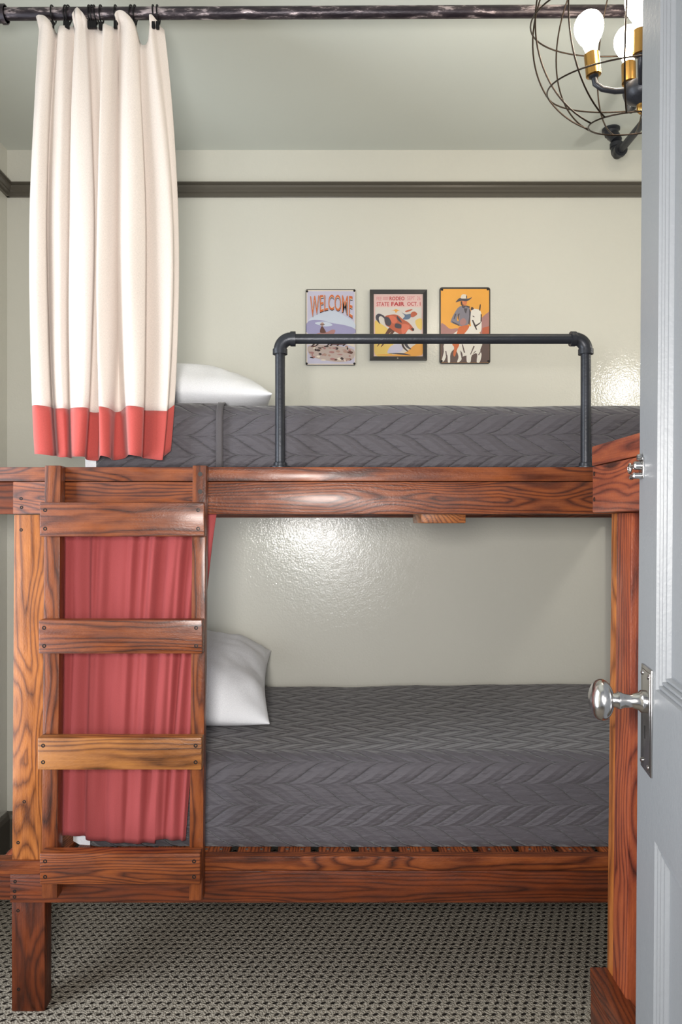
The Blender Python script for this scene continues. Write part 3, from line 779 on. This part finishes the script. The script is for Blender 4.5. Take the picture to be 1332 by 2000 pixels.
# ------------------------------------------------------------------ three western pictures on the back wall
def flatmat(name, c, rough=.4): return plain(name, c, rough, var=.03)
ART = {n: flatmat('print_' + n, srgb(*c)) for n, c in dict(
    lilac=(196, 192, 212), paleblue=(200, 208, 222), violet=(156, 152, 188), orange=(206, 104, 52), brown=(96, 58, 46), cream=(226, 214, 198),
    tan=(176, 142, 128), dust=(190, 172, 164), darkbrown=(58, 40, 38), white=(232, 226, 216), pink=(226, 190, 184), red=(186, 44, 50), fadedred=(208, 126, 130), yellow=(228, 194, 104),
    gold=(228, 160, 66), sunset=(236, 166, 62), rust=(186, 92, 62), grey=(126, 122, 134), darkgrey=(66, 62, 72), skin=(212, 124, 78), blue=(92, 112, 140), mauve=(170, 122, 118), stone=(214, 206, 198), mud=(92, 72, 68), salmon=(214, 112, 84)).items()}
AK = list(ART)
def ipoly(bm, pts, mat, lift, conv):
    vs = [bm.verts.new(conv(x, y, lift)) for x, y in pts]
    f = bm.faces.new(vs); f.material_index = AK.index(mat)
    f.normal_update()
    if f.normal.y > 0: f.normal_flip()
def smoothpoly(pts, n=5):
    m = len(pts); o = []
    for i in range(m):
        a, b, c, d = (Vector(pts[(i + q_) % m]) for q_ in (-1, 0, 1, 2))
        for s in range(n):
            f = s / n; o.append(tuple(.5 * ((2 * b) + (-a + c) * f + (2 * a - 5 * b + 4 * c - d) * f * f + (-a + 3 * b - 3 * c + d) * f ** 3)))
    return o
def textmesh(bm, s, x0, x1, y0, y1, mat, lift, conv, warp=None, bold=0.0):
    cu = bpy.data.curves.new('t', 'FONT'); cu.body = s; cu.resolution_u = 3; cu.offset = bold
    o = bpy.data.objects.new('t', cu); COL.objects.link(o); bpy.context.view_layer.update()
    me = bpy.data.meshes.new_from_object(o.evaluated_get(bpy.context.evaluated_depsgraph_get()))
    bpy.data.objects.remove(o); bpy.data.curves.remove(cu)
    xs_ = [v.co.x for v in me.vertices]; ys_ = [v.co.y for v in me.vertices]
    ax, bx_, ay, by_ = min(xs_), max(xs_), min(ys_), max(ys_)
    if warp:
        tb = bmesh.new(); tb.from_mesh(me); bmesh.ops.triangulate(tb, faces=tb.faces[:]); bmesh.ops.subdivide_edges(tb, edges=[e for e in tb.edges if e.calc_length() > .12], cuts=2); tb.to_mesh(me); tb.free()
    vs = []
    for v in me.vertices:
        fx = (v.co.x - ax) / (bx_ - ax); fy = (v.co.y - ay) / (by_ - ay)
        x = x0 + (x1 - x0) * fx; y = y1 + (y0 - y1) * fy
        if warp: x, y = warp(fx, fy)
        vs.append(bm.verts.new(conv(x, y, lift)))
    for p in me.polygons:
        try:
            f = bm.faces.new([vs[i] for i in p.vertices]); f.material_index = AK.index(mat)
            f.normal_update()
            if f.normal.y > 0: f.normal_flip()
        except ValueError: pass
    bpy.data.meshes.remove(me)
def rrect(x0, y0, x1, y1, r, n=5):
    o = []
    for (cx_, cy_, a0) in ((x1 - r, y0 + r, -90), (x1 - r, y1 - r, 0), (x0 + r, y1 - r, 90), (x0 + r, y0 + r, 180)):
        for i in range(n + 1):
            a = math.radians(a0 + 90 * i / n); o.append((cx_ + r * math.cos(a), cy_ + r * math.sin(a)))
    return o
def plate(x0, y0, x1, y1, r, d0, th, m, name, rim_m=None):
    bm = bmesh.new(); pts = rrect(x0, y0, x1, y1, r)
    A = [bm.verts.new(P(x, y, WB - .0) + Vector((0, d0 - WB, 0))) for x, y in pts]; Bk = [bm.verts.new(v.co + Vector((0, th, 0))) for v in A]
    bm.faces.new(A); bm.faces.new(Bk[::-1])
    for i in range(len(A)): bm.faces.new((A[i], Bk[i], Bk[(i + 1) % len(A)], A[(i + 1) % len(A)]))
    bmesh.ops.recalc_face_normals(bm, faces=bm.faces)
    return obj(name, bm, m)
def conv_for(ox, oy, sc, yf, lim):
    def c(x, y, lift):
        x = min(max(x, lim[0]), lim[2]); y = min(max(y, lim[1]), lim[3])
        p = P(ox + x / sc, oy + y / sc, WB); p.y = yf - .00025 * lift; return p
    return c
def screws_at(sign, pts, yf):
    for (x, y) in pts:
        bm = bmesh.new(); p = P(x, y, WB); p.y = yf
        lathe(bm, [(0, .0045), (.0012, .0045), (.002, .0025)], p, (0, -1, 0), 12); obj('screw', bm, M_screw, sign, 40)
# welcome sign
yf = WB - .006
sg = plate(597, 566, 695, 714, 3, yf, .0045, M_black, 'welcome_sign'); tag(sg, 'pale lilac tin sign reading WELCOME with a rider, leftmost picture', 'sign', 'western pictures on the back wall')
bm = bmesh.new(); cv = conv_for(590, 555, 12.11, yf, (100, 150, 1265, 1915))
ipoly(bm, [(c[0], c[1]) for c in [(100, 150), (1265, 150), (1265, 1915), (100, 1915)]], 'cream', 1, cv)
ipoly(bm, [(125, 180), (1240, 180), (1240, 1890), (125, 1890)], 'lilac', 2, cv)
ipoly(bm, smoothpoly([(300, 760), (560, 660), (760, 640), (1000, 760), (1220, 900), (1230, 1060), (800, 1000), (300, 1020), (150, 880)]), 'paleblue', 3, cv)
ipoly(bm, smoothpoly([(140, 900), (420, 860), (700, 930), (1000, 980), (1230, 1060), (1230, 1180), (140, 1180)]), 'violet', 4, cv)
ipoly(bm, smoothpoly([(300, 930), (560, 900), (720, 980), (520, 1010)]), 'paleblue', 5, cv)
ipoly(bm, [(140, 1180), (1230, 1180), (1230, 1500), (1000, 1420), (140, 1440)], 'cream', 3, cv)
ipoly(bm, smoothpoly([(150, 1480), (500, 1440), (900, 1480), (1220, 1560), (1200, 1780), (900, 1850), (500, 1800), (200, 1700)]), 'dust', 4, cv)
rnd = random.Random(3)
for i in range(46):
    x, y = rnd.uniform(200, 1150), rnd.uniform(1480, 1820); w, h = rnd.uniform(18, 70), rnd.uniform(12, 36)
    ipoly(bm, smoothpoly([(x - w, y), (x - w * .2, y - h), (x + w, y - h * .3), (x + w * .4, y + h)], 3), rnd.choice(['tan', 'brown', 'mauve', 'cream', 'darkbrown']), 5 + .05 * i, cv)
def arch(fx, fy):
    x = 190 + 1000 * fx; t_ = (fx - .5) * 2
    yb_ = 625 + 205 * abs(t_) ** 1.9; yt_ = 265 + 30 * abs(t_) ** 2
    return x, yb_ + (yt_ - yb_) * fy
textmesh(bm, 'WELCOME', 0, 0, 0, 0, 'darkbrown', 9, cv, lambda a, b: (arch(a, b)[0] + 3, arch(a, b)[1] + 18), bold=.02)
textmesh(bm, 'WELCOME', 0, 0, 0, 0, 'cream', 10, cv, lambda a, b: (arch(a, b)[0], arch(a, b)[1]), bold=.015)
textmesh(bm, 'WELCOME', 0, 0, 0, 0, 'orange', 11, cv, arch)
ipoly(bm, smoothpoly([(430, 1160), (440, 1050), (480, 1010), (530, 1080), (560, 1160)]), 'brown', 9, cv)       # rider
ipoly(bm, smoothpoly([(430, 960), (480, 915), (520, 960), (478, 1010)]), 'tan', 9.5, cv)
ipoly(bm, [(420, 965), (540, 965), (530, 980), (430, 980)], 'darkbrown', 10, cv)
ipoly(bm, smoothpoly([(330, 1190), (600, 1140), (700, 1090), (780, 1100), (760, 1180), (640, 1300), (360, 1320)]), 'mauve', 8.5, cv)   # horse
for x in (270, 360, 620, 700, 860, 1000): ipoly(bm, [(x, 1300), (x + 40, 1300), (x + 70, 1400), (x - 20, 1480), (x - 50, 1470), (x + 20, 1395)], 'darkbrown', 8, cv)
ipoly(bm, smoothpoly([(600, 1380), (840, 1300), (1060, 1340), (1060, 1430), (700, 1440)]), 'brown', 8.2, cv)
obj('artwork', bm, [ART[n] for n in AK], sg)
screws_at(sg, ((600, 570), (692, 569), (599, 711), (692, 711)), yf)
# framed rodeo poster
yf = WB - .008
pf = plate(727, 573, 828, 700, .5, yf, .006, ART['stone'], 'framed_poster'); tag(pf, 'black framed rodeo state fair poster, middle picture on the wall', 'poster', 'western pictures on the back wall')
bm = bmesh.new()
f0 = [(722, 568), (833, 568), (833, 705), (722, 705)]; f1 = [(729.5, 575.5), (825.5, 575.5), (825.5, 697.5), (729.5, 697.5)]
def FP(p, y): q_ = P(p[0], p[1], WB); q_.y = y; return q_
lo_, li_ = [bm.verts.new(FP(p, WB - .016)) for p in f0], [bm.verts.new(FP(p, WB - .014)) for p in f1]
bo_, bi_ = [bm.verts.new(FP(p, WB - .001)) for p in f0], [bm.verts.new(FP(p, WB - .0075)) for p in f1]
for i in range(4):
    j = (i + 1) % 4
    bm.faces.new((lo_[i], lo_[j], li_[j], li_[i])); bm.faces.new((lo_[i], bo_[i], bo_[j], lo_[j])); bm.faces.new((li_[i], li_[j], bi_[j], bi_[i])); bm.faces.new((bo_[i], bi_[i], bi_[j], bo_[j]))
bmesh.ops.recalc_face_normals(bm, faces=bm.faces)
lathe(bm, [(0, .003), (.001, .003), (.0015, .001)], FP((776, 701.3), WB - .0148), (0, -1, 0), 10, mat=1)
obj('frame', bm, [M_black, M_zinc], pf)
bm = bmesh.new(); cv = conv_for(715, 560, 10.656, yf, (155, 170, 1175, 1460))
ipoly(bm, [(155, 170), (1175, 170), (1175, 1460), (155, 1460)], 'pink', 1, cv)
ipoly(bm, [(185, 440), (1150, 440), (1150, 1440), (185, 1440)], 'stone', 2, cv)
ipoly(bm, smoothpoly([(185, 720), (330, 800), (480, 930), (560, 1200), (520, 1430), (190, 1435), (186, 1000)]), 'yellow', 3, cv)
ipoly(bm, smoothpoly([(1150, 680), (1020, 720), (1060, 860), (1150, 900)]), 'yellow', 3.2, cv)
ipoly(bm, smoothpoly([(1150, 1160), (980, 1240), (760, 1400), (300, 1420), (300, 1440), (1150, 1440)]), 'gold', 3.4, cv)
ipoly(bm, smoothpoly([(520, 1240), (700, 1210), (760, 1320), (620, 1390), (440, 1390)]), 'lilac', 3.6, cv)
textmesh(bm, 'FREE', 215, 320, 225, 300, 'fadedred', 4, cv); textmesh(bm, 'BLEACHERS', 345, 455, 225, 255, 'fadedred', 4, cv) if False else None
for yy in (228, 252, 276): ipoly(bm, [(345, yy), (460, yy), (460, yy + 10), (345, yy + 10)], 'fadedred', 4, cv)
textmesh(bm, 'RODEO', 485, 795, 220, 298, 'red', 4, cv, bold=.02); textmesh(bm, 'SEPT. 26', 850, 1125, 215, 295, 'fadedred', 4, cv)
textmesh(bm, 'STATE', 215, 475, 335, 420, 'red', 4, cv, bold=.01); textmesh(bm, 'FAIR', 520, 795, 330, 415, 'red', 4, cv, bold=.03); textmesh(bm, 'OCT. 1', 850, 1125, 332, 410, 'red', 4, cv, bold=.015)
ipoly(bm, smoothpoly([(570, 500), (620, 478), (660, 500), (700, 505), (650, 520), (615, 560), (590, 515), (520, 505)], 3), 'gold', 4, cv)
ipoly(bm, smoothpoly([(385, 640), (340, 600), (260, 575), (205, 610), (200, 680), (240, 740), (290, 790), (262, 700), (270, 640), (320, 630), (380, 680)]), 'darkgrey', 4, cv)     # tail
ipoly(bm, smoothpoly([(380, 650), (480, 600), (640, 600), (760, 690), (880, 760), (980, 880), (960, 940), (880, 900), (800, 1000), (700, 1000), (560, 920), (480, 860), (400, 800)]), 'rust', 4.4, cv)   # horse
ipoly(bm, smoothpoly([(380, 650), (470, 660), (520, 760), (480, 830), (400, 790)]), 'darkgrey', 4.8, cv)
ipoly(bm, smoothpoly([(480, 620), (600, 640), (640, 740), (560, 780), (500, 700)]), 'salmon', 5, cv)
ipoly(bm, smoothpoly([(610, 780), (720, 800), (720, 880), (600, 860)]), 'darkgrey', 5, cv)
ipoly(bm, smoothpoly([(640, 620), (700, 680), (740, 760), (690, 740), (640, 680)]), 'darkgrey', 5.1, cv)
ipoly(bm, smoothpoly([(740, 800), (860, 800), (900, 860), (800, 980), (740, 980)]), 'salmon', 5, cv)
ipoly(bm, smoothpoly([(930, 880), (990, 880), (990, 930), (960, 925)]), 'darkbrown', 5.2, cv)
ipoly(bm, smoothpoly([(740, 550), (820, 590), (920, 580), (930, 630), (880, 690), (760, 690), (800, 620)]), 'blue', 5.5, cv)       # rider
ipoly(bm, smoothpoly([(930, 560), (1000, 530), (1060, 580), (990, 640), (930, 640)]), 'rust', 5.7, cv)
ipoly(bm, smoothpoly([(810, 520), (940, 480), (950, 500), (840, 545)]), 'rust', 5.7, cv)
ipoly(bm, smoothpoly([(480, 860), (560, 900), (420, 1040), (300, 1180), (240, 1250), (230, 1240), (330, 1100)]), 'brown', 4.2, cv)
ipoly(bm, smoothpoly([(560, 900), (600, 930), (440, 1120), (330, 1250), (320, 1230)]), 'brown', 4.25, cv)
ipoly(bm, smoothpoly([(700, 960), (800, 980), (860, 1220), (930, 1300), (900, 1310), (800, 1230)]), 'darkgrey', 4.2, cv)
ipoly(bm, smoothpoly([(720, 980), (770, 1000), (780, 1230), (870, 1350), (840, 1350), (740, 1240)]), 'darkbrown', 4.25, cv)
ipoly(bm, smoothpoly([(450, 1400), (640, 1390), (800, 1400), (930, 1440), (780, 1430), (600, 1410)], 3), 'darkgrey', 4.5, cv)
obj('artwork', bm, [ART[n] for n in AK], pf)
# cowboy sign
yf = WB - .006
cs = plate(858, 562, 957, 711, 5, yf, .0045, M_black, 'cowboy_sign'); tag(cs, 'orange tin sign of a rider on a white horse, rightmost picture', 'sign', 'western pictures on the back wall')
bm = bmesh.new(); cv = conv_for(850, 555, 11.58, yf, (122, 118, 1212, 1788))
ipoly(bm, rrect(122, 120, 1212, 1785, 40), 'sunset', 1, cv)
ipoly(bm, smoothpoly([(124, 920), (200, 920), (330, 1020), (520, 1020), (560, 1250), (124, 1250)]), 'mauve', 2, cv)
ipoly(bm, [(1210, 630), (1120, 700), (1040, 770), (1000, 1250), (1210, 1250)], 'mauve', 2, cv)
ipoly(bm, [(1210, 960), (1060, 1000), (1040, 1250), (1210, 1250)], 'rust', 2.2, cv)
ipoly(bm, [(124, 1240), (1210, 1240), (1210, 1740), (1170, 1782), (160, 1782), (124, 1740)], 'mud', 2.4, cv)
ipoly(bm, smoothpoly([(205, 1340), (500, 1060), (800, 960), (1000, 1120), (1060, 1340), (1010, 1500), (1040, 1600), (1000, 1770), (930, 1770), (940, 1580), (820, 1620), (790, 1770), (710, 1770), (690, 1630), (600, 1640), (540, 1500), (590, 1700), (520, 1775), (490, 1760), (520, 1640), (440, 1480), (340, 1580), (330, 1770), (280, 1770), (265, 1600), (200, 1740), (140, 1750), (190, 1540)], 3), 'white', 3, cv)    # horse body and legs
ipoly(bm, smoothpoly([(800, 640), (860, 570), (1000, 600), (1040, 720), (1040, 850), (1030, 1060), (950, 1110), (900, 1000), (830, 1020), (790, 860)]), 'white', 3.4, cv)         # horse head
ipoly(bm, smoothpoly([(985, 600), (1000, 480), (1022, 480), (1010, 600)], 3), 'darkbrown', 3.6, cv)
ipoly(bm, smoothpoly([(800, 600), (810, 530), (850, 540), (860, 580)], 3), 'darkbrown', 3.6, cv)
for pl in ([(820, 820), (850, 820), (910, 940), (940, 1040), (915, 1040), (860, 930)], [(1020, 680), (1045, 700), (1040, 860), (1015, 860)], [(900, 940), (1000, 880), (1030, 850), (1010, 900), (920, 970)], [(840, 720), (880, 745), (880, 760), (840, 745)]):
    ipoly(bm, pl, 'darkbrown', 3.8, cv)
ipoly(bm, smoothpoly([(590, 500), (480, 580), (350, 830), (380, 890), (540, 950), (620, 960), (720, 940), (780, 800), (790, 600), (700, 510)]), 'grey', 4, cv)       # jacket
ipoly(bm, smoothpoly([(480, 790), (500, 740), (540, 680), (530, 820), (500, 850)], 3), 'sunset', 4.4, cv)
for pl in ([(510, 690), (545, 670), (520, 830), (500, 780)], [(370, 850), (540, 930), (540, 960), (390, 890)], [(440, 680), (470, 690), (430, 800), (410, 800)], [(640, 560), (720, 560), (690, 680), (660, 640)], [(760, 560), (800, 640), (770, 940), (740, 900), (760, 740)], [(590, 480), (700, 500), (640, 560), (600, 540)], [(690, 490), (780, 520), (770, 550), (700, 530)]):
    ipoly(bm, pl, 'darkgrey', 4.5, cv)
ipoly(bm, smoothpoly([(560, 830), (640, 780), (700, 860), (640, 940), (560, 920)]), 'mauve', 4.5, cv)
ipoly(bm, smoothpoly([(540, 980), (740, 940), (740, 1020), (560, 1250), (530, 1400), (490, 1480), (440, 1640), (400, 1600), (420, 1440), (380, 1350), (480, 1120)]), 'orange', 4.2, cv)     # leg
ipoly(bm, smoothpoly([(570, 400), (700, 380), (710, 440), (680, 490), (610, 500), (575, 460)]), 'skin', 4.6, cv)
ipoly(bm, [(570, 400), (600, 400), (610, 470), (660, 490), (600, 500), (570, 470)], 'darkbrown', 4.7, cv)
ipoly(bm, smoothpoly([(455, 420), (540, 330), (640, 330), (740, 340), (820, 310), (790, 350), (700, 400), (600, 390), (520, 405)]), 'darkgrey', 5, cv)                # hat
ipoly(bm, smoothpoly([(570, 330), (590, 260), (640, 240), (700, 260), (700, 330), (640, 340)]), 'cream', 5.2, cv)
ipoly(bm, [(690, 260), (712, 280), (712, 335), (690, 330)], 'darkgrey', 5.4, cv)
for pl in ([(220, 1520), (245, 1520), (265, 1690), (245, 1690)], [(590, 1360), (620, 1380), (670, 1560), (640, 1560)], [(860, 1400), (885, 1420), (800, 1600), (780, 1600)], [(900, 1520), (925, 1520), (860, 1580), (840, 1580)], [(1030, 1500), (1050, 1500), (980, 1620), (960, 1610)], [(560, 1500), (600, 1560), (620, 1640), (580, 1620)], [(700, 1620), (640, 1660), (640, 1780), (700, 1780)], [(340, 1600), (420, 1640), (500, 1640), (480, 1780), (360, 1780)]):
    ipoly(bm, pl, 'mud', 3.5, cv)
obj('artwork', bm, [ART[n] for n in AK], cs)
screws_at(cs, ((863, 567), (952, 566), (862, 706), (953, 706)), yf)

# parts are modelled in room coordinates; cancel the offsets of their roots
bpy.context.view_layer.update()
for o in list(bpy.data.objects):
    if o.parent is not None:
        o.matrix_parent_inverse = Matrix.Translation(-Vector(o.parent.location)) if o.parent.parent is None and o.parent.type == 'EMPTY' else Matrix.Identity(4)
